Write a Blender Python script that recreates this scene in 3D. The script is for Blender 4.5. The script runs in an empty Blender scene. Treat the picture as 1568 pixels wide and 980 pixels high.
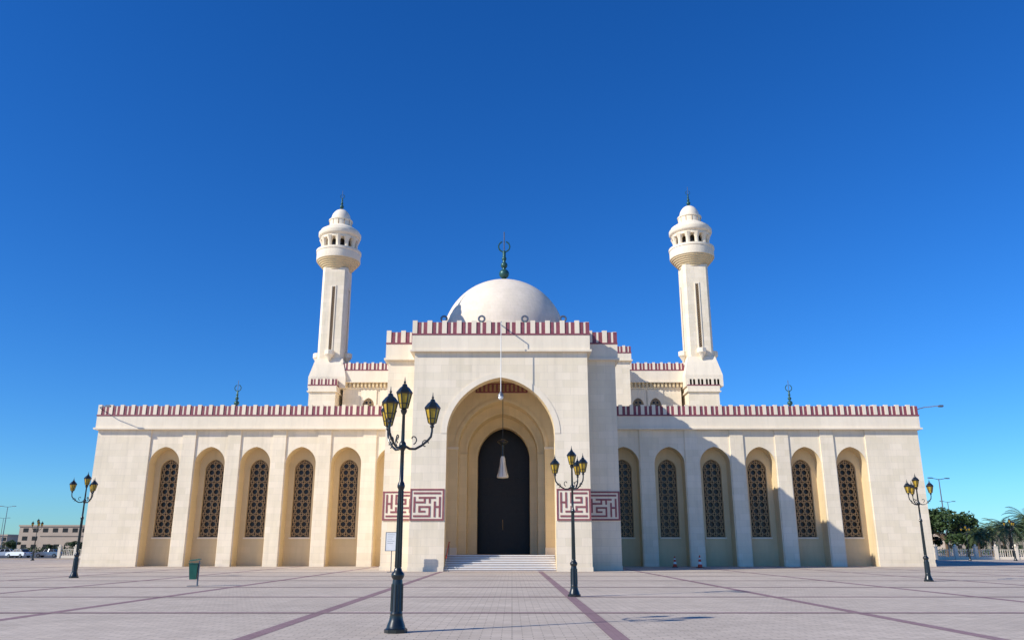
import bpy, math, random
from mathutils import Vector, Matrix
random.seed(3)
scene=bpy.context.scene
rad=math.radians
# ---------------------------------------------------------------- materials
def new_mat(name):
    m=bpy.data.materials.new(name); m.use_nodes=True
    nt=m.node_tree; b=nt.nodes['Principled BSDF']
    return m,nt,b
def simple(name,col,rough=.7,var=.12,scale=3.0,metal=0,bump=0,coat=0,emit=None):
    m,nt,b=new_mat(name)
    b.inputs['Roughness'].default_value=rough; b.inputs['Metallic'].default_value=metal
    g=nt.nodes.new('ShaderNodeNewGeometry')
    n=nt.nodes.new('ShaderNodeTexNoise'); n.inputs['Scale'].default_value=scale; n.inputs['Detail'].default_value=6
    nt.links.new(g.outputs['Position'],n.inputs['Vector'])
    r=nt.nodes.new('ShaderNodeValToRGB'); r.color_ramp.elements[0].position=.3; r.color_ramp.elements[1].position=.7
    r.color_ramp.elements[0].color=[c*(1-var) for c in col]+[1]; r.color_ramp.elements[1].color=[min(1,c*(1+var)) for c in col]+[1]
    nt.links.new(n.outputs['Fac'],r.inputs['Fac']); nt.links.new(r.outputs['Color'],b.inputs['Base Color'])
    if bump:
        bp=nt.nodes.new('ShaderNodeBump'); bp.inputs['Strength'].default_value=bump; bp.inputs['Distance'].default_value=.02
        nt.links.new(n.outputs['Fac'],bp.inputs['Height']); nt.links.new(bp.outputs['Normal'],b.inputs['Normal'])
    if coat: b.inputs['Coat Weight'].default_value=coat
    return m
def stone(name,col,bw=1.2,bh=.6,joint=.86,var=.05,weather=.10):
    m,nt,b=new_mat(name); b.inputs['Roughness'].default_value=.8
    b.inputs['Specular IOR Level'].default_value=.25
    N=nt.nodes.new; L=nt.links.new
    g=N('ShaderNodeNewGeometry'); sp=N('ShaderNodeSeparateXYZ'); L(g.outputs['Position'],sp.inputs[0])
    ad=N('ShaderNodeMath'); ad.operation='ADD'; L(sp.outputs['X'],ad.inputs[0]); L(sp.outputs['Y'],ad.inputs[1])
    cb=N('ShaderNodeCombineXYZ'); L(ad.outputs[0],cb.inputs['X']); L(sp.outputs['Z'],cb.inputs['Y'])
    br=N('ShaderNodeTexBrick'); br.inputs['Scale'].default_value=1; br.inputs['Brick Width'].default_value=bw; br.inputs['Row Height'].default_value=bh
    br.inputs['Mortar Size'].default_value=.012; br.inputs['Mortar Smooth'].default_value=.5; br.inputs['Bias'].default_value=0
    br.inputs['Color1'].default_value=[c*(1-var) for c in col[:2]]+[col[2]*(1-var*1.8),1]; br.inputs['Color2'].default_value=[min(.95,c*(1+var)) for c in col]+[1]
    br.inputs['Mortar'].default_value=[c*joint for c in col]+[1]
    L(cb.outputs[0],br.inputs['Vector'])
    n=N('ShaderNodeTexNoise'); n.inputs['Scale'].default_value=.35; n.inputs['Detail'].default_value=8; n.inputs['Roughness'].default_value=.65
    mp=N('ShaderNodeMapping'); mp.inputs['Scale'].default_value=(1.6,1.6,.6); L(g.outputs['Position'],mp.inputs['Vector']); L(mp.outputs[0],n.inputs['Vector'])
    r=N('ShaderNodeMapRange'); r.inputs['From Min'].default_value=.35; r.inputs['From Max'].default_value=.68
    r.inputs['To Min'].default_value=1-weather; r.inputs['To Max'].default_value=1.03; L(n.outputs['Fac'],r.inputs['Value'])
    r2=N('ShaderNodeMapRange'); r2.inputs['From Min'].default_value=0; r2.inputs['From Max'].default_value=1.4
    r2.inputs['To Min'].default_value=.88; r2.inputs['To Max'].default_value=1; L(sp.outputs['Z'],r2.inputs['Value'])
    mu=N('ShaderNodeMath'); mu.operation='MULTIPLY'; L(r.outputs[0],mu.inputs[0]); L(r2.outputs[0],mu.inputs[1])
    ms=N('ShaderNodeMapping'); ms.inputs['Scale'].default_value=(2.2,2.2,.12); L(g.outputs['Position'],ms.inputs['Vector'])
    ns=N('ShaderNodeTexNoise'); ns.inputs['Scale'].default_value=1.2; ns.inputs['Detail'].default_value=5; L(ms.outputs[0],ns.inputs['Vector'])
    rs=N('ShaderNodeMapRange'); rs.inputs['From Min'].default_value=.5; rs.inputs['From Max'].default_value=.75; rs.inputs['To Min'].default_value=1; rs.inputs['To Max'].default_value=1-weather*.9
    L(ns.outputs['Fac'],rs.inputs['Value'])
    m3=N('ShaderNodeMath'); m3.operation='MULTIPLY'; L(mu.outputs[0],m3.inputs[0]); L(rs.outputs[0],m3.inputs[1])
    mx=N('ShaderNodeVectorMath'); mx.operation='SCALE'; L(br.outputs['Color'],mx.inputs[0]); L(m3.outputs[0],mx.inputs['Scale'])
    L(mx.outputs[0],b.inputs['Base Color'])
    n2=N('ShaderNodeTexNoise'); n2.inputs['Scale'].default_value=25; n2.inputs['Detail'].default_value=4; L(g.outputs['Position'],n2.inputs['Vector'])
    bp=N('ShaderNodeBump'); bp.inputs['Strength'].default_value=.2; bp.inputs['Distance'].default_value=.01
    L(n2.outputs['Fac'],bp.inputs['Height']); L(bp.outputs['Normal'],b.inputs['Normal'])
    return m
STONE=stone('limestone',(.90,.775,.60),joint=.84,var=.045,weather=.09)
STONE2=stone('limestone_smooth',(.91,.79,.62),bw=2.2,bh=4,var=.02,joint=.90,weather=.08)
WARM=stone('ochre_bounce_tint',(.76,.595,.36),bw=1.2,bh=.6,joint=.95,var=.02,weather=.07)  # warm bounce light of shaded recesses put into the colour; also tan trim
WARM2=stone('ochre_bounce_tint_portal',(.88,.69,.41),bw=1.2,bh=.6,joint=.92,var=.03,weather=.08)  # brighter copy: bounced light inside the portal put into the colour
DOMEM=stone('dome_tiles',(.84,.72,.58),bw=.9,bh=.55,joint=.86,var=.025,weather=.07)
PLAST=simple('pale_plaster',(.84,.73,.58),.8,.04,.5,bump=.1)
RED=simple('maroon_tile',(.25,.065,.085),.6,.2,4)
PINK=simple('dusty_red_stone',(.27,.085,.095),.65,.15,5)
GREENM=simple('green_patina',(.03,.10,.09),.4,.3,6,metal=.3)
METAL=simple('grey_metal',(.22,.23,.25),.4,.15,5,metal=.7)
DARKM=simple('dark_glass_and_shade',(.020,.015,.010),.3,.2,2)  # window glass; also painted shade in the minaret galleries
DARK=simple('dark_wood',(.013,.009,.007),.5,.3,4)
LATT=simple('bronze_lattice',(.42,.28,.14),.6,.2,5)
IRON=simple('lamp_iron',(.010,.014,.014),.32,.3,12,coat=.3)
WHITE=simple('white_paint',(.78,.78,.76),.4,.04,4)
MARBLE=simple('marble_step',(.50,.41,.36),.45,.08,3)
BINGR=simple('bin_green',(.01,.10,.07),.4,.15,6)
TRUNK=simple('bark',(.16,.11,.07),.9,.3,6,bump=.4)
ORANGE=simple('cone_red',(.65,.06,.02),.5,.1,6)
TYRE=simple('tyre',(.015,.015,.016),.8,.1,6)
CARW=simple('car_white',(.75,.76,.77),.25,.02,2,coat=.5)
CARS=simple('car_silver',(.25,.27,.30),.25,.02,2,metal=.5,coat=.5)
FARB=simple('far_concrete',(.45,.36,.28),.8,.1,.1)
def amber():
    m,nt,b=new_mat('amber_glass'); b.inputs['Roughness'].default_value=.25
    b.inputs['Transmission Weight'].default_value=.35
    n=nt.nodes.new('ShaderNodeTexNoise'); n.inputs['Scale'].default_value=14
    r=nt.nodes.new('ShaderNodeValToRGB'); r.color_ramp.elements[0].color=(.42,.23,.015,1); r.color_ramp.elements[1].color=(.92,.63,.07,1)
    nt.links.new(n.outputs['Fac'],r.inputs['Fac']); nt.links.new(r.outputs['Color'],b.inputs['Base Color']); return m
AMBER=amber()
def leafm(name,a,c):
    m,nt,b=new_mat(name); b.inputs['Roughness'].default_value=.6
    g=nt.nodes.new('ShaderNodeNewGeometry')
    r=nt.nodes.new('ShaderNodeValToRGB'); r.color_ramp.elements[0].color=(*a,1); r.color_ramp.elements[1].color=(*c,1)
    nt.links.new(g.outputs['Random Per Island'],r.inputs['Fac']); nt.links.new(r.outputs['Color'],b.inputs['Base Color'])
    return m
LEAF=leafm('leaf',(.014,.036,.011),(.07,.12,.03)); PALML=leafm('palm_leaf',(.05,.085,.03),(.16,.21,.085))
def paving(name,c1,c2,mort,bw,bh,ms=.008):
    m,nt,b=new_mat(name); N=nt.nodes.new; L=nt.links.new
    g=N('ShaderNodeNewGeometry')
    br=N('ShaderNodeTexBrick'); br.inputs['Scale'].default_value=1; br.inputs['Brick Width'].default_value=bw; br.inputs['Row Height'].default_value=bh
    br.inputs['Mortar Size'].default_value=ms; br.inputs['Mortar Smooth'].default_value=.3
    br.inputs['Color1'].default_value=(*c1,1); br.inputs['Color2'].default_value=(*c2,1); br.inputs['Mortar'].default_value=(*mort,1)
    L(g.outputs['Position'],br.inputs['Vector'])
    n=N('ShaderNodeTexNoise'); n.inputs['Scale'].default_value=.18; n.inputs['Detail'].default_value=9; n.inputs['Roughness'].default_value=.7
    L(g.outputs['Position'],n.inputs['Vector'])
    r=N('ShaderNodeMapRange'); r.inputs['From Min'].default_value=.3; r.inputs['From Max'].default_value=.7; r.inputs['To Min'].default_value=.86; r.inputs['To Max'].default_value=1.08
    L(n.outputs['Fac'],r.inputs['Value'])
    n3=N('ShaderNodeTexNoise'); n3.inputs['Scale'].default_value=3.5; n3.inputs['Detail'].default_value=5; L(g.outputs['Position'],n3.inputs['Vector'])
    r3=N('ShaderNodeMapRange'); r3.inputs['From Min'].default_value=.3; r3.inputs['From Max'].default_value=.7; r3.inputs['To Min'].default_value=.94; r3.inputs['To Max'].default_value=1.05
    L(n3.outputs['Fac'],r3.inputs['Value'])
    v=N('ShaderNodeTexBrick'); v.inputs['Scale'].default_value=1; v.inputs['Brick Width'].default_value=3.65; v.inputs['Row Height'].default_value=1.825; v.inputs['Mortar Size'].default_value=.02; v.offset=0
    v.inputs['Color1'].default_value=(.96,.96,.96,1); v.inputs['Color2'].default_value=(1.03,1.03,1.03,1); v.inputs['Mortar'].default_value=(.9,.9,.9,1)
    L(g.outputs['Position'],v.inputs['Vector'])
    mu=N('ShaderNodeMath'); mu.operation='MULTIPLY'; L(r.outputs[0],mu.inputs[0]); L(r3.outputs[0],mu.inputs[1])
    mv=N('ShaderNodeVectorMath'); mv.operation='MULTIPLY'; L(br.outputs['Color'],mv.inputs[0]); L(v.outputs['Color'],mv.inputs[1])
    mx=N('ShaderNodeVectorMath'); mx.operation='SCALE'; L(mv.outputs[0],mx.inputs[0]); L(mu.outputs[0],mx.inputs['Scale'])
    L(mx.outputs[0],b.inputs['Base Color']); b.inputs['Roughness'].default_value=.85; b.inputs['Specular IOR Level'].default_value=.12
    return m
PAVE=paving('plaza_pavers',(.54,.455,.37),(.62,.525,.43),(.36,.30,.24),.42,.21,.012)
BAND=paving('mauve_pavers',(.30,.195,.205),(.35,.235,.24),(.20,.14,.14),.3,.12)
SAND=simple('sandy_ground',(.36,.29,.22),.9,.15,.05)
ASPH=simple('asphalt',(.06,.06,.062),.85,.15,.5)
# ---------------------------------------------------------------- mesh builder
class MB:
    def __init__(s): s.v=[];s.f=[];s.m=[];s.s=[];s.mats=[]
    def mi(s,mat):
        if mat not in s.mats: s.mats.append(mat)
        return s.mats.index(mat)
    def face(s,pts,mat,sm=False):
        b=len(s.v); s.v+= [tuple(p) for p in pts]; s.f.append(tuple(range(b,b+len(pts)))); s.m.append(s.mi(mat)); s.s.append(sm)
    def raw(s,vs,fs,mat,sm=False):
        b=len(s.v); s.v+=[tuple(p) for p in vs]; k=s.mi(mat)
        for f in fs: s.f.append(tuple(b+i for i in f)); s.m.append(k); s.s.append(sm)
    def box(s,x0,x1,y0,y1,z0,z1,mat):
        s.raw([(x0,y0,z0),(x1,y0,z0),(x1,y1,z0),(x0,y1,z0),(x0,y0,z1),(x1,y0,z1),(x1,y1,z1),(x0,y1,z1)],
              [(0,3,2,1),(4,5,6,7),(0,1,5,4),(1,2,6,5),(2,3,7,6),(3,0,4,7)],mat)
    def lathe(s,cx,cy,prof,n,mat,rot=0,sm=True):
        vs=[];fs=[]
        for r,z in prof:
            for i in range(n):
                a=rot+2*math.pi*i/n; vs.append((cx+r*math.cos(a),cy+r*math.sin(a),z))
        for k in range(len(prof)-1):
            for i in range(n):
                j=(i+1)%n; fs.append((k*n+i,k*n+j,(k+1)*n+j,(k+1)*n+i))
        fs.append(tuple(range(n-1,-1,-1))); fs.append(tuple((len(prof)-1)*n+i for i in range(n)))
        s.raw(vs,fs,mat,sm)
    def tube(s,pts,rs,n,mat,sm=True):
        pts=[Vector(p) for p in pts]
        if not isinstance(rs,(list,tuple)): rs=[rs]*len(pts)
        vs=[];fs=[]
        for k,p in enumerate(pts):
            d=(pts[min(k+1,len(pts)-1)]-pts[max(k-1,0)]).normalized()
            u=d.cross(Vector((0,1,0)) if abs(d.y)<.9 else Vector((1,0,0))).normalized(); w=d.cross(u)
            for i in range(n):
                a=2*math.pi*i/n; vs.append(p+(u*math.cos(a)+w*math.sin(a))*rs[k])
        for k in range(len(pts)-1):
            for i in range(n):
                j=(i+1)%n; fs.append((k*n+i,k*n+j,(k+1)*n+j,(k+1)*n+i))
        fs.append(tuple(range(n))); fs.append(tuple((len(pts)-1)*n+i for i in range(n-1,-1,-1)))
        s.raw(vs,fs,mat,sm)
    def ball(s,cx,cy,cz,r,mat,n=16,sz=1):
        k=8; s.lathe(cx,cy,[(max(.001,r*math.sin(math.pi*i/k)),cz-r*sz*math.cos(math.pi*i/k)) for i in range(k+1)],n,mat)
    def ring(s,cx,cy,cz,R,r,mat,n=24,a0=0,a1=360):
        pts=[(cx+R*math.cos(rad(a0+(a1-a0)*i/n)),cy,cz+R*math.sin(rad(a0+(a1-a0)*i/n))) for i in range(n+1)]
        s.tube(pts,r,6,mat)
    def build(s,name,parent=None,loc=None,rotz=0,angle=35):
        me=bpy.data.meshes.new(name); me.from_pydata(s.v,[],s.f)
        for m in s.mats: me.materials.append(m)
        me.polygons.foreach_set('material_index',s.m); me.polygons.foreach_set('use_smooth',s.s); me.update()
        try: me.set_sharp_from_angle(angle=rad(angle))
        except Exception: pass
        o=bpy.data.objects.new(name,me); scene.collection.objects.link(o)
        if parent: o.parent=parent
        if loc: o.location=loc
        o.rotation_euler[2]=rotz
        return o
def inst(o,name,loc,rotz=0,sc=1):
    c=bpy.data.objects.new(name,o.data); scene.collection.objects.link(c); c.location=loc; c.rotation_euler[2]=rotz; c.scale=(sc,sc,sc); return c
def empty(name,loc=(0,0,0)):
    e=bpy.data.objects.new(name,None); scene.collection.objects.link(e); e.location=loc; return e
def arch_pts(cx,hw,spring,rise,n=28,p=.12):
    o=[]
    for i in range(n+1):
        th=math.pi-math.pi*i/n; a=math.cos(th); o.append((cx+hw*a,spring+rise*((1-p)*math.sin(th)+p*(1-abs(a)))))
    return o
def arch_wall(mb,x0,x1,z0,z1,cx,hw,spring,rise,y,depth,mat,rev,zo=None,p=.12):
    zo=z0 if zo is None else zo
    A=arch_pts(cx,hw,spring,rise,p=p)
    q=lambda xa,xb,za,zb: mb.face([(xa,y,za),(xb,y,za),(xb,y,zb),(xa,y,zb)],mat)
    q(x0,cx-hw,z0,z1); q(cx+hw,x1,z0,z1)
    if zo>z0: q(cx-hw,cx+hw,z0,zo)
    for (xa,za),(xb,zb) in zip(A,A[1:]): mb.face([(xa,y,za),(xb,y,zb),(xb,y,z1),(xa,y,z1)],mat)
    if depth:
        P=[(cx-hw,zo)]+A+[(cx+hw,zo)]
        for (xa,za),(xb,zb) in zip(P,P[1:]): mb.face([(xa,y,za),(xa,y+depth,za),(xb,y+depth,zb),(xb,y,zb)],rev)
        if zo>z0: mb.face([(cx-hw,y,zo),(cx+hw,y,zo),(cx+hw,y+depth,zo),(cx-hw,y+depth,zo)],rev)
def archivolt(mb,cx,hw,spring,rise,w,y,pr,mat,p=.12):
    A=arch_pts(cx,hw,spring,rise,p=p); B=arch_pts(cx,hw+w,spring,rise+w,p=p)
    for i in range(len(A)-1):
        a,b,c,d=A[i],A[i+1],B[i+1],B[i]
        mb.face([(a[0],y-pr,a[1]),(b[0],y-pr,b[1]),(c[0],y-pr,c[1]),(d[0],y-pr,d[1])],mat)
        mb.face([(c[0],y-pr,c[1]),(d[0],y-pr,d[1]),(d[0],y,d[1]),(c[0],y,c[1])],mat)
        mb.face([(a[0],y-pr,a[1]),(b[0],y-pr,b[1]),(b[0],y,b[1]),(a[0],y,a[1])],mat)
def crenel(mb,a,b,c,zb,h,per,axis='x',out=-1):
    """row of cream posts with maroon slabs between; c = outer face coordinate, out = outward sign"""
    n=max(1,round((b-a)/per)); p=(b-a)/n
    def bx(u0,u1,t0,t1,z0,z1,m):
        w0,w1=sorted((c-out*t0,c-out*t1))
        if axis=='x': mb.box(u0,u1,w0,w1,z0,z1,m)
        else: mb.box(w0,w1,u0,u1,z0,z1,m)
    for i in range(n):
        u=a+i*p
        bx(u,u+p*.32,0,.30,zb,zb+h,STONE2)
        bx(u+p*.32,u+p*.58,.05,.24,zb,zb+h*.88,RED)
        bx(u+p*.58,u+p*.74,.07,.22,zb,zb+h*.88,STONE2)
        bx(u+p*.74,u+p,.05,.24,zb,zb+h*.88,RED)
def roof_edge(mb,x0,x1,y0,y1,zb,hband,hcren,per,pr=.2,back=True):
    """cornice band + maroon line + crenellation around a rectangle"""
    mb.box(x0-pr,x1+pr,y0-pr,y1+pr,zb,zb+hband,STONE2)
    mb.box(x0-pr-.12,x1+pr+.12,y0-pr-.12,y1+pr+.12,zb-.14,zb,STONE2)
    z=zb+hband
    mb.box(x0-pr-.04,x1+pr+.04,y0-pr-.04,y1+pr+.04,z,z+.12,RED)
    z+=.12
    crenel(mb,x0-pr,x1+pr,y0-pr,z,hcren,per,'x',-1)
    crenel(mb,y0-pr+.4,y1+pr-.4,x0-pr,z,hcren,per,'y',-1)
    crenel(mb,y0-pr+.4,y1+pr-.4,x1+pr,z,hcren,per,'y',1)
    crenel(mb,x0-pr,x1+pr,y1+pr,z,hcren,per,'x',1)
# ---------------------------------------------------------------- mosque
mosque=empty('mosque',(0,0,0))
CX=-.4
w=MB(); YF=78.0; YB=80.3
offs=[33.17-4.39*i for i in range(6)]
cs=sorted([CX-o for o in offs]+[CX+o for o in offs])
XL,XR=-40.3,39.5
E=[XL]
for c in cs: E+= [c-1.55,c+1.55]
E.append(XR)
for i in range(0,len(E),2):
    w.box(E[i],E[i+1],YF,YB,0,12.9,STONE)
    w.box(E[i]-.02,E[i+1]+.02,YF-.04,YF,0,.3,STONE2)
for c in cs:
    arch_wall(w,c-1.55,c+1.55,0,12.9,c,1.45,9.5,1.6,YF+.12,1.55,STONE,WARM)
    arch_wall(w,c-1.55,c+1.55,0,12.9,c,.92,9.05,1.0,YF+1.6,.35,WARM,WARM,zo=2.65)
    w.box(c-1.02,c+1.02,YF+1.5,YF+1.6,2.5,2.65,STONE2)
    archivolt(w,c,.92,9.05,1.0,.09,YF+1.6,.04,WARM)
w.build('wing_walls',mosque)
g=MB()
for c in cs:
    g.box(c-1.0,c+1.0,YF+1.97,YF+2.1,2.6,10.2,DARKM)
g.build('window_glass',mosque)
def lattice_mesh(mb,cx,y,z0,hw,spring,rise,cell):
    top=arch_pts(cx,hw,spring,rise)
    def inside(x,z,m=0):
        if abs(x-cx)>hw-m or z<z0+m: return False
        a=min(1,abs(x-cx)/hw); th=math.sqrt(max(0,1-a*a)); return z<spring+rise*(.88*th+.12*(1-a))-m
    nx=max(2,round(2*hw/cell)); cw=2*hw/nx
    nz=int((spring+rise-z0)/cw)+1
    def seg(ax,az,bx,bz,wd=.03):
        dx,dz=bx-ax,bz-az; l=math.hypot(dx,dz)
        if l<1e-5: return
        px,pz=-dz/l*wd,dx/l*wd
        P=[(ax+px,az+pz),(bx+px,bz+pz),(bx-px,bz-pz),(ax-px,az-pz)]
        mb.face([(p[0],y,p[1]) for p in P],LATT)
        mb.face([(P[0][0],y,P[0][1]),(P[1][0],y,P[1][1]),(P[1][0],y+.06,P[1][1]),(P[0][0],y+.06,P[0][1])],LATT)
        mb.face([(P[3][0],y,P[3][1]),(P[2][0],y,P[2][1]),(P[2][0],y+.06,P[2][1]),(P[3][0],y+.06,P[3][1])],LATT)
    for i in range(nx+1):
        for j in range(nz+1):
            for (ox,oz,R) in ((0,0,.44),(.5,.5,.20)):
                x=cx-hw+(i+ox)*cw; z=z0+(j+oz)*cw
                P=[(x+R*cw*math.cos(2*math.pi*k/10+.39),z+R*cw*math.sin(2*math.pi*k/10+.39)) for k in range(11)]
                for a,b in zip(P,P[1:]):
                    if inside(*a) and inside(*b): seg(*a,*b,.022*cell/.46)
            x=cx-hw+i*cw; z=z0+j*cw
            for (ux,uz) in ((.5,0),(0,.5)):
                a=(x+ux*cw*.82,z+uz*cw*.82); b=(x+ux*cw*1.18,z+uz*cw*1.18)
                if inside(*a) and inside(*b): seg(*a,*b,.036*cell/.46)
    B=[(cx-hw+.04,z0)]+[(cx+(x-cx)*.96,z-.04) for x,z in top]+[(cx+hw-.04,z0)]
    for a,b in zip(B,B[1:]+B[:1]): seg(*a,*b,.04)
lt=MB(); lattice_mesh(lt,0,0,2.65,.92,9.05,1.0,.61)
lo=lt.build('window_lattice',mosque,(cs[0],YF+1.72,0))
for c in cs[1:]:
    o=inst(lo,'window_lattice',(c,YF+1.72,0)); o.parent=mosque
wb=MB()
wb.box(XL+.4,XR-.4,YB,150,0,14.05,STONE)
wb.build('wing_body',mosque)
wr=MB()
wr.box(XL-.2,XR+.2,YF-.25,YB,12.9,14.05,STONE2)
wr.box(XL-.35,XR+.35,YF-.40,YB,12.74,12.9,STONE2)
wr.box(XL-.25,XR+.25,YF-.30,YB,14.05,14.17,RED)
crenel(wr,XL-.2,XR+.2,YF-.25,14.17,.98,1.08)
crenel(wr,YF+.3,150,XL-.2,14.17,.98,1.08,'y',-1); crenel(wr,YF+.3,150,XR+.2,14.17,.98,1.08,'y',1)
wr.build('wing_parapet',mosque)
# portal
PC=-.88; p=MB()
PL,PR=PC-6.85,PC+6.85; SL,SR=-10.26,8.56; CHL,CHR=PC-4.9,PC+4.9
arch_wall(p,PL,PR,0,16.8,PC,4.18,10.2,4.4,62,1.2,STONE,WARM2)
arch_wall(p,CHL,CHR,0,16.4,PC,4.18,10.2,4.4,63.2,0,WARM2,WARM2)
archivolt(p,PC,4.18,10.2,4.4,.45,62,.035,STONE2)
p.box(PL,CHL,62.02,65.02,0,16.8,STONE); p.box(CHR,PR,62.02,65.02,0,16.8,STONE)
p.box(SL,CHL-.001,65,80,0,16.8,STONE); p.box(CHR+.001,SR,65,80,0,16.8,STONE)
p.face([(CHL+.01,63.2,0),(CHL+.01,67,0),(CHL+.01,67,16.4),(CHL+.01,63.2,16.4)],WARM2)
p.face([(CHR-.01,63.2,0),(CHR-.01,67,0),(CHR-.01,67,16.4),(CHR-.01,63.2,16.4)],WARM2)
p.box(CHL,CHR,63.2,80,16.4,16.79,WARM2)
arch_wall(p,CHL,CHR,1.15,16.4,PC,3.6,9.7,3.9,67,1.7,WARM2,WARM2)
archivolt(p,PC,3.6,9.7,3.9,.28,67,.08,WARM2)
arch_wall(p,PC-3.7,PC+3.7,1.15,14.2,PC+.06,2.98,9.5,3.3,68.7,2.0,WARM2,WARM2)
archivolt(p,PC+.06,2.98,9.5,3.3,.2,68.7,.07,WARM2)
arch_wall(p,PC-3.1,PC+3.2,1.15,13.5,PC+.15,2.28,9.2,2.75,70.7,1.2,WARM2,WARM2)
archivolt(p,PC+.15,2.28,9.2,2.75,.18,70.7,.07,WARM2)
for s_ in(-1,1):
    x=PC+s_*3.6
    p.box(min(x,x+s_*1.3)-.05,max(x,x+s_*1.3)+.05,66.9,67,9.55,9.75,STONE2)
    p.box(min(x,x+s_*1.3)-.04,max(x,x+s_*1.3)+.04,66.92,67,1.15,1.7,STONE2)
    x=PC+.06+s_*2.98
    p.box(min(x,x+s_*.55)-.04,max(x,x+s_*.55)+.04,68.62,68.7,9.35,9.5,WARM)
p.box(PC-2.2,PC+2.2,66.9,67,14.3,15.1,PINK)
for i in range(12): p.box(PC-2.1+i*.36,PC-2.1+i*.36+.18,66.86,66.9,14.4,15.0,LATT)
p.box(CHL,CHR,64.5,76,0,1.15,MARBLE)
for i in range(7):
    y=62.1+i*.35; p.box(PC-4.17,PC+4.17,y,64.6,i*.164,(i+1)*.164-.05,MARBLE)
    p.box(PC-4.17,PC+4.17,y-.04,64.6,(i+1)*.164-.05,(i+1)*.164,WHITE)
for a,b,y in((PL-.04,PC-4.2,61.96),(PC+4.2,PR+.04,61.96),(SL-.04,PL-.04,64.96),(PR+.04,SR+.04,64.96)):
    p.box(a,b,y,y+.3,0,.32,STONE2)
p.build('portal_walls',mosque)
d=MB()
d.box(PC-3,PC+3.2,73.2,73.4,1.15,14,DARK)
for s_ in(-1,1):
    for j in range(5):
        for k in range(2):
            x=PC+.15+s_*(.35+k*1.0); d.box(min(x,x+s_*.8),max(x,x+s_*.8),73.14,73.2,1.5+j*1.55,2.8+j*1.55,DARK)
d.tube([(PC+.05,73.1,3.2),(PC+.05,73.1,4.1)],.03,6,LATT)
d.build('entrance_door',mosque)
pt=MB()
pt.box(PL-.22,PR+.22,61.78,80,16.8,18.0,STONE2); pt.box(PL-.34,PR+.34,61.66,80,16.64,16.8,STONE2)
pt.box(PL-.26,PR+.26,61.74,80,18.0,18.12,RED)
crenel(pt,PL-.22,PR+.22,61.78,18.12,1.08,1.14); crenel(pt,62.2,80,PL-.22,18.12,1.08,1.14,'y',-1); crenel(pt,62.2,80,PR+.22,18.12,1.08,1.14,'y',1)
for a,b in((SL-.22,PL-.345),(PR+.345,SR+.22)):
    pt.box(a,b,64.78,80,16.8,18.0,STONE2); pt.box(a-(.12 if a<0 else -.002),b+(.12 if b>0 else -.002),64.66,80,16.64,16.8,STONE2)
    pt.box(a-.02,b+.02,64.74,80,18.0,18.12,RED)
    crenel(pt,a,b,64.78,18.12,1.05,1.1)
crenel(pt,65.2,80,SL-.22,18.12,1.05,1.1,'y',-1); crenel(pt,65.2,80,SR+.22,18.12,1.05,1.1,'y',1)
pt.build('portal_parapet',mosque)
# kufic panels
k=MB()
STR=[(0,0,6,0),(6,0,6,4),(6,4,2,4),(2,4,2,2),(2,2,4,2),(0,2,0,8),(0,6,4,6),(4,6,4,8),(2,8,8,8),(6,6,6,8),(8,0,8,6),(10,0,10,8),(0,10,10,10),(10,4,8,4)]
def panel(x0,x1,y,z0,z1,flip=False):
    k.box(x0,x1,y-.05,y,z0,z1,STONE2)
    b=.13
    for q in((x0,x1,z0,z0+b),(x0,x1,z1-b,z1),(x0,x0+b,z0+b,z1-b),(x1-b,x1,z0+b,z1-b)): k.box(q[0],q[1],y-.08,y-.05,q[2],q[3],PINK)
    m=.33; W=x1-x0-2*m; H=z1-z0-2*m; t=.068
    for (a,c,e,f) in STR:
        if flip: a,e,c,f=10-a,10-e,10-c,10-f
        xa,xb=sorted((x0+m+a*W/10,x0+m+e*W/10)); za,zb=sorted((z0+m+c*H/10,z0+m+f*H/10))
        k.box(xa-t,xb+t,y-.08-random.random()*.004,y-.05,za-t,zb+t,PINK)
panel(PL+.02,PC-4.25,62,3.65,6.0); panel(PC+4.25,PR-.02,62,3.65,6.0,True)
panel(SL+.02,PL-.02,65,3.75,6.0,True); panel(PR+.02,SR-.02,65,3.75,6.0)
k.build('kufic_panels',mosque)
# corridor block, hall, minaret bases
h=MB()
h.box(-14.0,13.6,90.5,110,0,22.6,STONE); roof_edge(h,-14.0,13.6,90.5,110,22.6,.75,.8,.95)
HL,HR=-21.4,21.4
h.box(HL,HR,100,138,0,21.9,STONE)
roof_edge(h,HL,HR,100,138,21.9,1.4,.95,1.0,pr=.45)
for i in range(90):
    x=HL+i*(HR-HL)/89
    if abs(x)>12.5: h.box(x-.12,x+.12,99.60,100,21.2,21.76,WARM)
h.box(HL,-14.2,99.9,100,21.0,21.2,STONE2); h.box(13.8,HR,99.9,100,21.0,21.2,STONE2)
hw_=MB()
for x in(-18.1,-15.7,15.9,18.1):
    arch_wall(h,x-1.0,x+1.0,15,20.9,x,.72,18.9,.95,99.9,.1,STONE2,WARM,zo=16)
    hw_.box(x-.72,x+.72,99.955,99.97,16,19.95,DARKM)
    lattice_mesh(hw_,x,99.93,16,.7,18.9,.93,.46)
hw_.build('hall_windows',mosque)
for x0,x1 in((-25.2,-21.9),(21.9,25.7)):
    h.box(x0,x1,98,108,0,20.4,STONE); roof_edge(h,x0,x1,98,108,20.4,.65,.8,.9,pr=.1)
h.build('prayer_hall',mosque)
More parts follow.
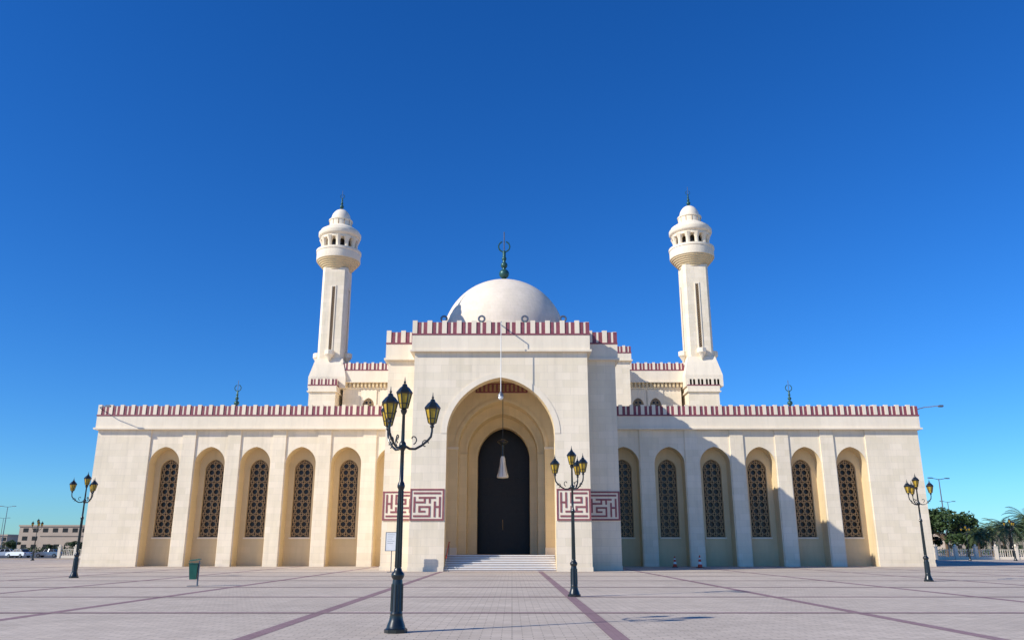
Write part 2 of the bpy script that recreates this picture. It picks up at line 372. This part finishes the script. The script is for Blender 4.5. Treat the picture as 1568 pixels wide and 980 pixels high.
# dome
dm=MB(); DC=(-1.2,115)
R=9.1; cz=31.2
dm.lathe(DC[0],DC[1],[(10.2,21),(10.2,28.5),(9.7,28.7),(9.5,31.0),(9.2,31.2)]+[(R*math.cos(rad(a)),cz+R*math.sin(rad(a))*1.0) for a in range(2,90,4)]+[(.05,cz+R)],64,DOMEM)
dm.build('dome',mosque)
def finial(mb,x,y,z,hh,ringr):
    mb.lathe(x,y,[(.10*hh,z-.02*hh),(.06*hh,z+.04*hh),(.03*hh,z+.07*hh),(.03*hh,z+.6*hh),(.016*hh,z+.62*hh)],12,GREENM)
    mb.ball(x,y,z+.16*hh,.095*hh,GREENM); mb.ball(x,y,z+.33*hh,.065*hh,GREENM); mb.ball(x,y,z+.46*hh,.045*hh,GREENM)
    mb.ring(x,y,z+.60*hh+ringr,ringr,ringr*.13,GREENM,28,-250,70)
    mb.tube([(x,y,z+.6*hh),(x,y,z+hh)],.011*hh,6,METAL)
f=MB(); finial(f,DC[0],DC[1],cz+R,8.1,.85)
for xo in(-8.5,-2.95,2.95,8.5):
    x=DC[0]+xo; y=DC[1]-math.sqrt(9.9**2-xo**2)
    zz=.2845*y+1.7+.1
    f.lathe(x,y,[(.3,28.4),(.3,30),(.2,30.4),(.08,30.7),(.06,zz-.3)],12,PLAST)
    f.ball(x,y,zz-.55,.22,GREENM); f.ring(x,y,zz,.40,.14,METAL,20)
f.build('dome_finials',mosque)
sd=MB()
for x in(-33.0,33.3):
    sd.lathe(x,95,[(2.6,13.9),(2.6,15.4),(2.5,15.5)]+[(2.5*math.cos(rad(a)),15.5+2.4*math.sin(rad(a))) for a in range(5,90,8)]+[(.03,17.9)],32,PLAST)
    finial(sd,x,95,17.8,3.3,.38)
sd.lathe(38.0,84,[(.6,14),(.6,15.2),(.52,15.7),(.35,16.05),(.02,16.2)],24,PLAST)
sd.build('roof_domes',mosque)
# minarets
def minaret(x,y,name):
    m=MB()
    def fr(h0,z0,h1,z1,mat=STONE2):
        q=math.pi/4; s2=math.sqrt(2); m.lathe(x,y,[(h0*s2,z0),(h1*s2,z1)],4,mat,rot=q,sm=False)
    fr(2.35,21.0,2.35,22.4); fr(2.35,22.4,1.72,24.9)
    hs=1.64; c=.34
    def oct8(z): return [(x-hs+c,y-hs,z),(x+hs-c,y-hs,z),(x+hs,y-hs+c,z),(x+hs,y+hs-c,z),(x+hs-c,y+hs,z),(x-hs+c,y+hs,z),(x-hs,y+hs-c,z),(x-hs,y-hs+c,z)]
    vs=oct8(24.9)+oct8(37.3); m.raw(vs,[(i,(i+1)%8,8+(i+1)%8,8+i) for i in range(8)],STONE)
    for (dx,dy) in((0,-1),(1,0),(-1,0),(0,1)):
        for (u0,u1,z0,z1,pr,mt) in((-.32,-.2,25.9,34.8,.08,STONE2),(.2,.32,25.9,34.8,.08,STONE2),(-.2,.2,34.6,34.8,.08,STONE2),(-.2,.2,25.9,34.6,.015,DARKM)):
            if dy: yy=sorted((y+dy*hs,y+dy*(hs+pr))); m.box(x+u0,x+u1,yy[0],yy[1],z0,z1,mt)
            else: xx=sorted((x+dx*hs,x+dx*(hs+pr))); m.box(xx[0],xx[1],y+u0,y+u1,z0,z1,mt)
        for j in range(29):
            z=26.1+j*.3; 
            for t_ in(-1,1):
                if dy: m.tube([(x-.19*t_,y+dy*(hs+.03),z-.15),(x+.19*t_,y+dy*(hs+.03),z+.15)],.028,4,LATT,False)
                else: m.tube([(x+dx*(hs+.03),y-.19*t_,z-.15),(x+dx*(hs+.03),y+.19*t_,z+.15)],.028,4,LATT,False)
        bx,by=x+dx*(hs+.3),y+dy*(hs+.3)
        m.lathe(bx,by,[(.05,24.5),(.3,24.95),(.55,25.3),(.6,25.35),(.6,25.9),(.5,25.95)],8,STONE2,sm=False)
    prof=[(1.75,37.1),(1.8,37.35)]
    for i in range(5): prof+=[(1.97+i*.19,37.4+i*.22),(2.0+i*.19,37.56+i*.22)]
    prof+=[(2.84,38.45),(2.88,38.5),(2.88,39.6),(2.96,39.65),(2.96,39.95),(2.6,39.95),(2.6,39.6)]
    m.lathe(x,y,prof,40,WARM)
    m.lathe(x,y,[(2.89,38.52),(2.9,38.55),(2.9,39.6),(2.98,39.66),(2.98,39.96),(2.9,39.97)],40,STONE2)
    m.lathe(x,y,[(1.35,39.5),(1.35,42.2)],24,DARKM)  # dark core, not glass: shade inside the open gallery put into its colour
    n=12
    for i in range(n):
        a=2*math.pi*i/n+.13
        m.lathe(x+2.15*math.cos(a),y+2.15*math.sin(a),[(.34,39.6),(.34,39.9),(.28,39.95),(.28,41.0),(.34,41.1),(.40,41.3),(.56,41.6)],8,STONE2,rot=a,sm=False)
    m.lathe(x,y,[(1.9,41.5),(2.5,41.45),(2.5,41.8),(2.75,41.95),(2.82,42.1),(2.82,42.5),(2.68,42.55),(2.55,42.9),(1.95,43.3),(1.6,43.5),(1.5,43.6),(1.5,44.3),(1.6,44.35),(1.6,44.5),(1.3,44.6)],40,STONE2)
    for i in range(12):
        a=2*math.pi*i/12; m.lathe(x+1.45*math.cos(a),y+1.45*math.sin(a),[(.1,43.6),(.1,44.3)],4,LATT,rot=a,sm=False)
    m.lathe(x,y,[(1.32*math.cos(rad(a)),44.55+1.65*math.sin(rad(a))) for a in range(0,90,7)]+[(.02,46.2)],32,PLAST)
    finial(m,x,y,46.15,2.9,.28)
    m.build(name,mosque)
minaret(-23.35,101.5,'minaret_tower'); minaret(23.95,100.3,'minaret_tower')
# ---------------------------------------------------------------- hanging lamps and wall fittings
hl=MB(); hx=PC+.02
hl.tube([(hx-.1,62.0,18.9),(hx,60.6,18.75)],.05,8,METAL); hl.tube([(hx,60.6,18.75),(hx,60.6,12.9)],.03,6,WHITE)
hl.ball(hx,60.6,12.75,.2,WHITE); hl.lathe(hx,60.6,[(.05,13.2),(.22,12.95),(.24,12.85)],12,METAL)
hl.build('facade_hanging_light')
ht=MB(); x,y=PC+.12,66.2
ht.tube([(x,y,16.4),(x,y,10.2)],.025,6,IRON)
ht.lathe(x,y,[(.06,10.3),(.42,10.15),(.45,10.05),(.36,9.95),(.12,9.8),(.1,9.2),(.14,8.9)],16,IRON)
ht.lathe(x,y,[(.13,8.9),(.2,8.7),(.24,8.2),(.36,7.6),(.47,7.3),(.47,7.2),(.42,7.15),(.05,7.1)],24,simple('opal_glass',(.72,.68,.6),.3,.05,5))
for i in range(8):
    a=i*math.pi/4; ht.tube([(x+.13*math.cos(a),y+.13*math.sin(a),8.9),(x+.25*math.cos(a),y+.25*math.sin(a),8.2),(x+.48*math.cos(a),y+.48*math.sin(a),7.25)],.012,4,METAL)
ht.build('portal_pendant_lantern')
for xs,s_ in((XL,1),(XR,1)):
    fa=MB(); fa.tube([(0,.3,0),(s_*.3,-.8,.05),(s_*1.5,-1.6,.08)],.045,6,METAL); fa.box(1.3,1.7,-1.75,-1.45,-.05,.12,METAL)
    fa.build('floodlight_arm',None,(xs+.1,YF-.3,14.7))
# ---------------------------------------------------------------- street lamps
def make_lamp():
    m=MB()
    m.lathe(0,0,[(.24,0),(.24,.07),(.20,.10)],8,IRON,sm=False)
    m.lathe(0,0,[(.20,.09),(.19,.14),(.15,.24),(.13,.34),(.135,.38)],16,IRON)
    m.lathe(0,0,[(.135,.37),(.12,.42),(.115,.95),(.10,1.05),(.13,1.1),(.14,1.14),(.13,1.18),(.09,1.22),(.075,1.28)],16,IRON)
    for i in range(10):
        a=2*math.pi*i/10; m.tube([(.12*math.cos(a),.12*math.sin(a),.42),(.113*math.cos(a),.113*math.sin(a),.96)],.014,5,IRON)
        m.tube([(.066*math.cos(a),.066*math.sin(a),1.3),(.052*math.cos(a),.052*math.sin(a),2.9)],.009,4,IRON)
    m.lathe(0,0,[(.066,1.2),(.052,2.9),(.08,2.96),(.085,3.0),(.07,3.05),(.045,3.1),(.04,3.75),(.07,3.8),(.085,3.86),(.07,3.93),(.04,3.97),(.032,4.55),(.06,4.6),(.075,4.66)],16,IRON)
    def lantern(x,y,z,s=1):
        m.lathe(x,y,[(.02,z-.06),(.06*s,z-.02),(.085*s,z)],6,IRON,sm=False)
        m.lathe(x,y,[(.08*s,z),(.155*s,z+.33*s)],6,AMBER,sm=False)
        for i in range(6):
            a=i*math.pi/3; m.tube([(x+.083*s*math.cos(a),y+.083*s*math.sin(a),z),(x+.16*s*math.cos(a),y+.16*s*math.sin(a),z+.34*s)],.014,4,IRON)
            b2=a+math.pi/3; m.tube([(x+.108*s*math.cos(a),y+.108*s*math.sin(a),z+.10*s),(x+.108*s*math.cos(b2),y+.108*s*math.sin(b2),z+.10*s)],.008,4,IRON)
        m.lathe(x,y,[(.17*s,z+.31*s),(.185*s,z+.345*s),(.17*s,z+.37*s),(.11*s,z+.45*s),(.06*s,z+.49*s),(.05*s,z+.53*s),(.025*s,z+.55*s)],6,IRON,sm=False)
        m.ball(x,y,z+.58*s,.028*s,IRON,8); m.lathe(x,y,[(.016*s,z+.58*s),(.004,z+.70*s)],6,IRON)
    lantern(0,0,4.70,1.02)
    for i in range(3):
        a=2*math.pi*i/3; c,s_=math.cos(a),math.sin(a)
        P=[(.05,3.86),(.16,3.80),(.28,3.80),(.42,3.88),(.54,3.98),(.62,4.08),(.64,4.2),(.64,4.36)]
        m.tube([(c*r,s_*r,z) for r,z in P],[.03,.028,.026,.026,.026,.026,.024,.024],8,IRON)
        S=[(.10+.11*t*math.cos(3.6-t*5),3.98+.12*t*math.sin(3.6-t*5)) for t in [q/10 for q in range(1,11)]]
        m.tube([(c*(r+.12),s_*(r+.12),z+.04) for r,z in S],.014,5,IRON)
        S=[(.5+.07*math.cos(q*.6),4.02-.09+.07*math.sin(q*.6)) for q in range(9)]
        m.tube([(c*r,s_*r,z) for r,z in S],.012,5,IRON)
        m.lathe(c*.64,s_*.64,[(.02,4.26),(.05,4.3),(.03,4.35)],8,IRON)
        lantern(c*.64,s_*.64,4.38,1.0)
    return m
lamp=make_lamp().build('street_lamp',None,(-2.42,17.8,0),rad(10))
inst(lamp,'street_lamp',(2.25,30.5,0),rad(186))
inst(lamp,'street_lamp',(-25.55,49.0,0),rad(90),1.13)
inst(lamp,'street_lamp',(21.8,44.0,0),rad(84),1.03)
inst(lamp,'street_lamp',(-66.0,115.0,0),rad(70),1.05)
inst(lamp,'street_lamp',(67.5,112.0,0),rad(20),1.05)
inst(lamp,'street_lamp',(62.5,114.0,0),rad(50),.9)
# ---------------------------------------------------------------- litter bin
b=MB()
b.box(-.24,.22,-.2,.2,0,.03,METAL)
b.tube([(.17,0,0),(.17,0,1.12)],.035,10,METAL)
vs=[(-.17,-.17,.3),(.12,-.17,.3),(.12,.17,.3),(-.17,.17,.3),(-.24,-.2,.98),(.14,-.2,.98),(.14,.2,.98),(-.24,.2,.98)]
b.raw(vs,[(0,3,2,1),(4,5,6,7),(0,1,5,4),(1,2,6,5),(2,3,7,6),(3,0,4,7)],BINGR)
b.box(-.26,.16,-.22,.22,.98,1.02,BINGR)
b.raw([(-.26,-.21,1.1),(.22,-.21,1.16),(.22,.21,1.16),(-.26,.21,1.1),(-.22,-.18,1.15),(.2,-.18,1.21),(.2,.18,1.21),(-.22,.18,1.15)],[(0,3,2,1),(4,5,6,7),(0,1,5,4),(1,2,6,5),(2,3,7,6),(3,0,4,7)],BINGR)
for xx,yy in((-.22,-.19),(-.22,.19)): b.tube([(xx,yy,1.0),(xx,yy,1.12)],.012,5,METAL)
b.build('litter_bin',None,(-14.6,38.6,0),rad(8))
# ---------------------------------------------------------------- traffic cones
c=MB(); c.box(-.24,.24,-.24,.24,0,.05,TYRE)
c.lathe(0,0,[(.19,.05),(.15,.28)],20,ORANGE); c.lathe(0,0,[(.15,.28),(.118,.48)],20,WHITE); c.lathe(0,0,[(.118,.48),(.09,.66)],20,ORANGE); c.lathe(0,0,[(.09,.66),(.07,.78)],20,WHITE); c.lathe(0,0,[(.07,.78),(.04,.95),(.03,.96)],20,ORANGE)
cone=c.build('traffic_cone',None,(14.7,75.5,0)); inst(cone,'traffic_cone',(16.4,73.0,0),.4,1.1)
# ---------------------------------------------------------------- notice board + handrail
s=MB(); s.box(-.42,.42,-.03,.03,1.5,2.75,WHITE)
for q in((-.46,-.42,1.46,2.79),(.42,.46,1.46,2.79),(-.42,.42,1.46,1.5),(-.42,.42,2.75,2.79)): s.box(q[0],q[1],-.04,.04,q[2],q[3],METAL)
s.tube([(0,.05,0),(0,.05,1.5)],.035,8,METAL); s.box(-.25,.25,-.15,.2,0,.04,METAL)
for j in range(5): s.box(-.32,.2-.1*(j%3),-.034,-.03,2.6-j*.15,2.62-j*.15,METAL)
s.build('notice_board',None,(-8.75,60.5,0))
r=MB()
for xx in (PC-4.0,):
    r.tube([(xx,62.0,0),(xx,62.0,.95)],.03,6,METAL); r.tube([(xx,64.4,1.1),(xx,64.4,2.05)],.03,6,METAL)
    r.tube([(xx,61.9,.95),(xx,64.5,2.1),(xx,65.2,2.1)],.035,6,ORANGE)
r.build('step_handrail')
# ---------------------------------------------------------------- ground
def sheet(name,x0,x1,y0,y1,z,mat):
    m=MB(); m.face([(x0,y0,z),(x1,y0,z),(x1,y1,z),(x0,y1,z)],mat); return m.build(name)
sheet('ground',-4000,4000,-400,6000,-.012,SAND)
sheet('plaza_paving',-115,115,-40,122,0,PAVE)
bm_=MB()
for i in range(-15,16):
    x=2.1+7.3*i
    if abs(x)<114: bm_.face([(x-.17,-40,.004),(x+.17,-40,.004),(x+.17,122,.004),(x-.17,122,.004)],BAND)
for j in range(-7,15):
    y=23.0+7.3*j
    if y<121: bm_.face([(-115,y-.17,.008),(115,y-.17,.008),(115,y+.17,.008),(-115,y+.17,.008)],BAND)
bm_.build('paving_bands')
sheet('road',-1500,1500,128,188,-.004,ASPH)
kb=MB(); kb.box(-1500,1500,127.6,128,-.01,.12,FARB); kb.box(-1500,1500,188,188.4,-.01,.12,FARB)
for i in range(-60,60): kb.box(i*8,i*8+3,157.9,158.1,-.0035,.001,WHITE)
kb.build('road_kerb')
# ---------------------------------------------------------------- boundary fences
def fence(name,xa,xb,y,n):
    m=MB(); st=(xb-xa)/n
    m.box(xa,xb,y-.12,y+.12,0,.4,PLAST); m.box(xa,xb,y-.05,y+.05,1.35,1.43,PLAST)
    for i in range(n+1):
        x=xa+i*st; m.box(x-.22,x+.22,y-.22,y+.22,0,1.75,PLAST); m.box(x-.28,x+.28,y-.28,y+.28,1.75,1.88,PLAST); m.ball(x,y,2.02,.17,PLAST,8)
        if i<n:
            for q in range(1,9): m.box(x+q*st/9-.03,x+q*st/9+.03,y-.03,y+.03,.4,1.35,PLAST)
    return m.build(name)
fence('boundary_fence',48,150,124,34); fence('boundary_fence',-76,-60,140,6)
# ---------------------------------------------------------------- trees
def leafclump(m,c,r,n,size,mat,flat=.8):
    for _ in range(n):
        v=Vector((random.gauss(0,1),random.gauss(0,1),random.gauss(0,1))).normalized()*r*(random.random()**.35)
        q=Vector(c)+Vector((v.x,v.y,v.z*flat))
        a=Vector((random.gauss(0,1),random.gauss(0,1),random.gauss(0,.6))).normalized(); b_=a.cross(Vector((random.gauss(0,1),random.gauss(0,1),random.gauss(0,1)))).normalized()
        s_=size*(.6+.8*random.random())
        m.face([q-a*s_,q+b_*s_*.5,q+a*s_,q-b_*s_*.5],mat)
def tree(h,w_):
    m=MB(); m.tube([(0,0,0),(.1,0,h*.2),(0,.1,h*.45)],[.3,.24,.16],8,TRUNK)
    for i in range(15):
        a=random.random()*6.28; rr=w_*(.2+.8*random.random()); z=h*(.32+.5*random.random()) - rr*.12
        e=(rr*math.cos(a),rr*math.sin(a),z)
        m.tube([(0,0,h*.30),(e[0]*.5,e[1]*.5,(h*.30+z)/2+.1),e],[.12,.07,.03],5,TRUNK)
        leafclump(m,e,w_*(.22+.2*random.random()),260,.24,LEAF)
    leafclump(m,(0,0,h*.78),w_*.40,420,.24,LEAF)
    return m
t1=tree(8.8,4.0).build('broadleaf_tree',None,(71.0,136,0)); t2=tree(7.6,3.4).build('broadleaf_tree',None,(76.5,140,0))
inst(t2,'broadleaf_tree',(73.5,146,0),2,1.2); inst(t1,'broadleaf_tree',(98,158,0),1.2,.8); inst(t1,'broadleaf_tree',(106,160,0),4,.8)
inst(t2,'broadleaf_tree',(118,170,0),3,1)
for i,(x,s_) in enumerate(((-101,.42),(-106,.5),(-113,.45),(-119,.52),(-124,.5),(-96,.36),(-91,.4))): inst((t1,t2)[i%2],'broadleaf_tree',(x*1.12,188+i,0),i*1.3,s_)
def palm(h):
    m=MB(); m.tube([(0,0,0),(.08,0,h*.4),(.2,.05,h)],[.28,.2,.18],9,TRUNK)
    for i in range(16): m.lathe(.2*(i/16)**2,0,[(.24,i*h/16),(.19,(i+.7)*h/16)],8,TRUNK)
    for i in range(40):
        a=i*2.399; up=1.2-1.75*(i/40); L=2.9+.5*random.random(); P=[]
        for t in range(9):
            u=t/8; P.append(Vector((.2+math.cos(a)*L*u*(1-.12*u),.05+math.sin(a)*L*u*(1-.12*u),h+.1+L*(up*u-.75*u*u))))
        m.tube(P,[.035-.003*t for t in range(9)],4,PALML)
        for t in range(1,26):
            u=t/26; f_=u*8; k0=int(f_); q=P[k0].lerp(P[min(8,k0+1)],f_-k0); d_=(P[min(8,k0+1)]-P[k0]).normalized()
            side=d_.cross(Vector((0,0,1))).normalized(); ll=.62*math.sin(math.pi*min(1,.15+u*.85))+.1
            for s_ in(-1,1):
                tip=q+side*s_*ll*.8+d_*ll*.5-Vector((0,0,.25*ll)); m.face([q-d_*.035,q+d_*.035,tip],PALML)
    return m
pa=palm(4.4).build('date_palm',None,(76.2,127,0))
for (x,y,r_,s_) in((80.0,128,1,1.3),(78.6,136,.7,1.0),(84,127,2,.95),(87,132,3,1.2),(91,128,.5,1.05),(73.0,130,4,.8),(83,140,2.2,1.1),(97,135,5,1.2)): inst(pa,'date_palm',(x,y,0),r_,s_)
hg=MB()
for i in range(46): leafclump(hg,(-150+i*1.3+random.random(),random.random()*1.5,.9),1.0+random.random()*.5,160,.2,LEAF)
hg.build('hedge',None,(0,192,0))
hg=MB()
for i in range(60): leafclump(hg,(80+i*1.6+random.random(),random.random()*1.5,.8),1.0+random.random()*.6,130,.2,LEAF)
hg.build('hedge',None,(0,192,0))
# ---------------------------------------------------------------- cars
def car(mat):
    m=MB()
    lo=[(-2.2,.35),(-2.25,.75),(-2.1,.95),(-1.2,1.0),(1.0,.98),(1.9,.86),(2.2,.7),(2.2,.35)]
    up=[(-1.75,.97),(-1.25,1.38),(-.9,1.46),(.2,1.46),(.5,1.38),(1.15,.97)]
    def ext(P,w0,w1,mt,top=None):
        n=len(P); zmin=min(z for _,z in P); zmax=max(z for _,z in P)
        ww=lambda z: w0+(w1-w0)*(z-zmin)/(zmax-zmin)
        vs=[(x,-ww(z),z) for x,z in P]+[(x,ww(z),z) for x,z in P]
        m.raw(vs,[tuple(range(n)),tuple(range(2*n-1,n-1,-1))]+[(i,(i+1)%n,n+(i+1)%n,n+i) for i in range(n)],mt)
    ext(lo,.88,.84,mat); ext(up,.80,.62,DARKM)
    m.box(-.98,.3,-.6,.6,1.455,1.49,mat)
    for x in(-1.3,-.25,.55): 
        for s_ in(-1,1): m.tube([(x,s_*.815,.98),(x+(.3 if x<-1 else (-.05 if x<0 else -.25)),s_*.64,1.45)],.04,5,mat)
    for x in(-1.4,1.35):
        for s_ in(-1,1):
            m.tube([(x,s_*.9,.33),(x,s_*.68,.33)],.33,18,TYRE); m.tube([(x,s_*.91,.33),(x,s_*.8,.33)],.19,12,METAL)
    for s_ in(-1,1): m.box(2.13,2.215,s_*.6-.16,s_*.6+.16,.62,.74,WHITE); m.box(-2.26,-2.2,s_*.62-.14,s_*.62+.14,.7,.84,RED)
    return m
cw=car(CARW).build('parked_car',None,(-91.5,150,0),rad(200)); inst(cw,'parked_car',(-87.5,148,0),rad(160))
car(CARS).build('parked_car',None,(-84.5,152,0),rad(185)); inst(cw,'parked_car',(-96.5,153,0),rad(175))
# ---------------------------------------------------------------- distance: low buildings, poles
def lowb(name,x,y,wd,dp,h_,mat):
    m=MB(); m.box(0,wd,0,dp,0,h_,mat); m.box(-.4,wd+.4,-.4,dp+.4,h_,h_+.8,mat)
    n=int(wd/5)
    for i in range(n):
        for j in range(int(h_/4)): m.box(2+i*5,4.6+i*5,-.08,0,1.2+j*4,3.2+j*4,DARKM)
    m.box(wd*.4,wd*.55,-2,0,0,h_*.6,mat); m.box(wd*.7,wd*.8,3,8,h_+.8,h_+3,mat)
    return m.build(name,None,(x,y,0))
lowb('distant_hall_building',-250,420,62,25,12.0,FARB); lowb('distant_office_building',-222,390,34,20,7.0,FARB)
lowb('distant_house',250,480,50,20,9,FARB); lowb('distant_shop_building',-330,460,50,25,8,FARB)
def pole(h_):
    m=MB(); m.lathe(0,0,[(.16,0),(.14,.4),(.07,h_)],8,METAL); m.tube([(-1.3,0,h_+.1),(0,0,h_-.1),(1.3,0,h_+.1)],.05,6,METAL)
    for s_ in(-1,1): m.box(s_*1.7-.4,s_*1.7+.4,-.14,.14,h_+.05,h_+.2,METAL)
    return m
po=pole(12).build('highway_light_pole',None,(-132,215,0))
for (x,y,s_) in((-160,250,1),(86,164,1.25),(102,192,1),(150,230,1),(-185,300,1)): inst(po,'highway_light_pole',(x,y,0),random.random(),s_)
# ---------------------------------------------------------------- world, sun, camera
SD=Vector((6.9,3.75,-4.9)).normalized()
el=math.asin(-SD.z); rot=math.atan2(-SD.x,-SD.y)
W=bpy.data.worlds.new('World'); scene.world=W; W.use_nodes=True; nt=W.node_tree
bg=nt.nodes['Background']; sky=nt.nodes.new('ShaderNodeTexSky'); sky.sky_type='NISHITA'; sky.sun_disc=False
sky.sun_elevation=el; sky.sun_rotation=rot; sky.altitude=0; sky.air_density=1.0; sky.dust_density=.05; sky.ozone_density=3.0
hs_=nt.nodes.new('ShaderNodeHueSaturation'); hs_.inputs['Saturation'].default_value=1.3
mc=nt.nodes.new('ShaderNodeVectorMath'); mc.operation='MULTIPLY'; mc.inputs[1].default_value=(.52,1.03,1.62)
nt.links.new(sky.outputs[0],hs_.inputs['Color']); nt.links.new(hs_.outputs[0],mc.inputs[0]); nt.links.new(mc.outputs[0],bg.inputs['Color']); bg.inputs['Strength'].default_value=.094
sl=bpy.data.lights.new('sun','SUN'); sl.energy=5; sl.angle=rad(.5); sl.color=(1,.95,.84)
so=bpy.data.objects.new('sun',sl); scene.collection.objects.link(so); so.rotation_euler=SD.to_track_quat('-Z','Y').to_euler(); so.location=(-60,-30,60)
cam=bpy.data.cameras.new('camera'); cam.lens=28.15; cam.sensor_width=36; cam.clip_end=9000; cam.clip_start=.1
co=bpy.data.objects.new('camera',cam); scene.collection.objects.link(co); co.location=(0,0,1.7); co.rotation_euler=(rad(90+15.85),0,0)
scene.camera=co
scene.view_settings.view_transform='Standard'; scene.view_settings.look='None'; scene.view_settings.exposure=0
